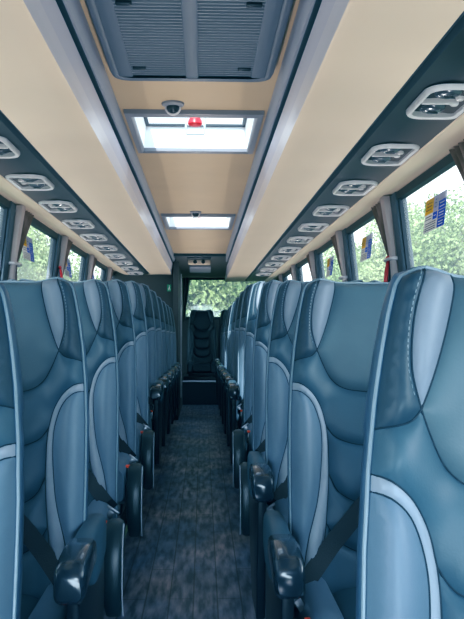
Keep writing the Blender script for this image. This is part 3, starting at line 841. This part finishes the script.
# ------------------------------------------------------------------ outside
struct(MB().box(-60,60,-50,70,-1.75,-1.7).build('ground',M['asphalt']))
def make_tree(seed,m,H=9.,R=3.0,nleaf=42000,ls=.062):
    rnd=random.Random(seed); t=empty('leafy_tree')
    fo=MB(); blobs=[]
    for k in range(16):
        a=rnd.random()*2*PI; rr_=rnd.random()**.5*R*.75; z=1.2+rnd.random()*(H-2.4)
        sh=1-.55*max(0,(z/H-.45)/.55)
        blobs.append((rr_*sh*math.cos(a),rr_*sh*math.sin(a),z,(.9+rnd.random()*.7)*R/2.6))
    for k in range(nleaf):
        bx,by,bz,br=blobs[k%16]
        d=Vector((rnd.gauss(0,1),rnd.gauss(0,1),rnd.gauss(0,1))).normalized()*br*(.75+.3*rnd.random())
        c=Vector((bx,by,bz))+d
        if c.z<-.1: continue
        n=(d.normalized()+Vector((rnd.gauss(0,.6),rnd.gauss(0,.6),rnd.gauss(0,.6)))).normalized()
        e1=n.orthogonal().normalized(); e2=n.cross(e1); s_=ls*(.6+rnd.random()*.8)*(1.7 if k%5==0 else 1)
        a=rnd.random()*PI; f1=e1*math.cos(a)+e2*math.sin(a); f2=n.cross(f1)
        fo.add([c-f1*s_,c+f2*s_*.55,c+f1*s_,c-f2*s_*.55],[(0,1,2,3)])
    me=bpy.data.meshes.new('foliage'); me.from_pydata(fo.v,[],fo.f); me.materials.append(m); link('foliage',me,t)
    MB().tube([(0,0,-.05),(.05,.02,1.5),(-.05,.08,3.5),(.02,0,H*.75)],[.26,.2,.15,.05],10).build('trunk',M['bark'],t,smooth=True)
    return t
ta=make_tree(1,M['leaf']); tb_=make_tree(2,M['leaf2'],H=8,R=3.2)
KT=ktree_of(None)
spots=[]
RT=['first','second','third','fourth','fifth','sixth','seventh','eighth']
for q,y in enumerate((5,13,19.5,26,32.5,39,45.5)):
    spots.append((8.7,y,q%2,f'{("pale","deep green")[q%2]} leafy tree outside the right windows, {RT[q]} in its row from the front'))
    spots.append((-8.7,y,(q+1)%2,f'{("pale","deep green")[(q+1)%2]} leafy tree outside the left windows, {RT[q]} in its row from the front'))
spots+=[(0.2,24.5,1,'deep green leafy tree straight behind the rear window'),(-3.0,43,0,'pale leafy tree farther behind the rear window, on its left'),(3.0,52,0,'pale leafy tree farther behind the rear window, on its right')]
fu=set()
for i,(x,y,k,lb) in enumerate(spots):
    src=(ta,tb_)[k]
    o=src if k not in fu else copy_tree(src,None,KT); fu.add(k)
    o.location=(x,y,-1.7); o.rotation_euler=(0,0,i*1.3); s_=.85+.1*((i*7)%4)/2; o.scale=(s_,s_,s_*(1.08 if x>6 else 1.08))
    tag(o,lb,'tree','trees around the parked coach')

t=empty('hedge',(0,19,-1.7)); tag(t,'low leafy green hedge on the ground behind the rear window','hedge')
rnd=random.Random(9); hm=MB()
for k in range(14000):
    c=Vector((rnd.uniform(-5,5),rnd.uniform(-.5,.5),rnd.uniform(0,2.25)+.12*math.sin(k)))
    n=Vector((rnd.gauss(0,1),rnd.gauss(0,1),rnd.gauss(0,1))).normalized(); e1=n.orthogonal().normalized(); e2=n.cross(e1); q=.05+.04*rnd.random()
    hm.add([c-e1*q,c+e2*q*.6,c+e1*q,c-e2*q*.6],[(0,1,2,3)])
me=bpy.data.meshes.new('hedge_leaves'); me.from_pydata(hm.v,[],hm.f); me.materials.append(M['leaf2']); link('leaves',me,t)
# ------------------------------------------------------------------ light
w=bpy.data.worlds.new('world'); bpy.context.scene.world=w; w.use_nodes=True
nt=w.node_tree; bg=nt.nodes['Background']
tc=nt.nodes.new('ShaderNodeTexCoord'); sp=nt.nodes.new('ShaderNodeSeparateXYZ'); r=nt.nodes.new('ShaderNodeValToRGB')
nt.links.new(tc.outputs['Generated'],sp.inputs[0]); nt.links.new(sp.outputs['Z'],r.inputs['Fac'])
r.color_ramp.elements[0].color=(.95,.98,1,1); r.color_ramp.elements[1].color=(.62,.80,1,1)
nt.links.new(r.outputs['Color'],bg.inputs['Color']); bg.inputs['Strength'].default_value=2.2
def sun(name,d,col,st,ang):
    l=bpy.data.lights.new(name,'SUN'); l.energy=st; l.color=col; l.angle=math.radians(ang)
    o=bpy.data.objects.new(name,l); C.objects.link(o); o.rotation_euler=Vector(d).to_track_quat('-Z','Y').to_euler(); return o
sun('sun',(.17,.72,-.60),(1,.96,.92),14.0,2.5)
sun('sky_glow_right',(-.9,.25,-.22),(.82,.92,1),3.2,50)
sun('sky_glow_left',(.9,.25,-.22),(.82,.92,1),2.2,50)
sun('sky_glow_front',(0,1,-.14),(.62,.84,1),3.4,36)

def spot(x,y,h,e,col,d=(0,0,1),size=165):  # added upward fill spots to brighten the ceiling, no real fittings
    l=bpy.data.lights.new('courtesy_lamp','SPOT'); l.energy=e; l.color=col; l.spot_size=math.radians(size); l.spot_blend=1; l.shadow_soft_size=0.0
    o=bpy.data.objects.new('courtesy_lamp',l); C.objects.link(o); o.location=(x,y,CZ+h); o.rotation_euler=Vector(d).to_track_quat('-Z','Y').to_euler()
WARM=(1,.95,.89)
for k in range(20):
    y=-.3+.62*k
    for sx in (-.80,.80):
        if y<10.3: spot(sx,y,.26,4.2,WARM)
    if y<10.3: spot(0,y,.30,6.0,WARM)
# ------------------------------------------------------------------ camera
cd=bpy.data.cameras.new('camera'); cam=bpy.data.objects.new('camera',cd); C.objects.link(cam); bpy.context.scene.camera=cam
cd.sensor_fit='VERTICAL'; cd.sensor_height=24; cd.sensor_width=18; cd.lens=791/619*24; cd.clip_start=.05
cam.location=(.038,0,CZ)
yaw=math.atan((232-203)/791); pitch=math.atan((332-309.5)/791)
cam.rotation_euler=(PI/2+pitch,0,-yaw)
vs=bpy.context.scene.view_settings
vs.view_transform='Standard'; vs.look='None'; vs.exposure=0.05
vs.use_curve_mapping=True
cm=vs.curve_mapping
def setc(i,pts):
    c=cm.curves[i]
    c.points[0].location=pts[0]; c.points[-1].location=pts[-1]
    for p in pts[1:-1]: c.points.new(*p)
setc(0,[(0,0),(.03,.012),(.10,.068),(.25,.235),(1,1)])
setc(1,[(0,0),(.03,.026),(.10,.092),(.25,.25),(1,1)])
setc(2,[(0,.002),(.03,.034),(.10,.118),(.25,.275),(1,1)])
cm.update()
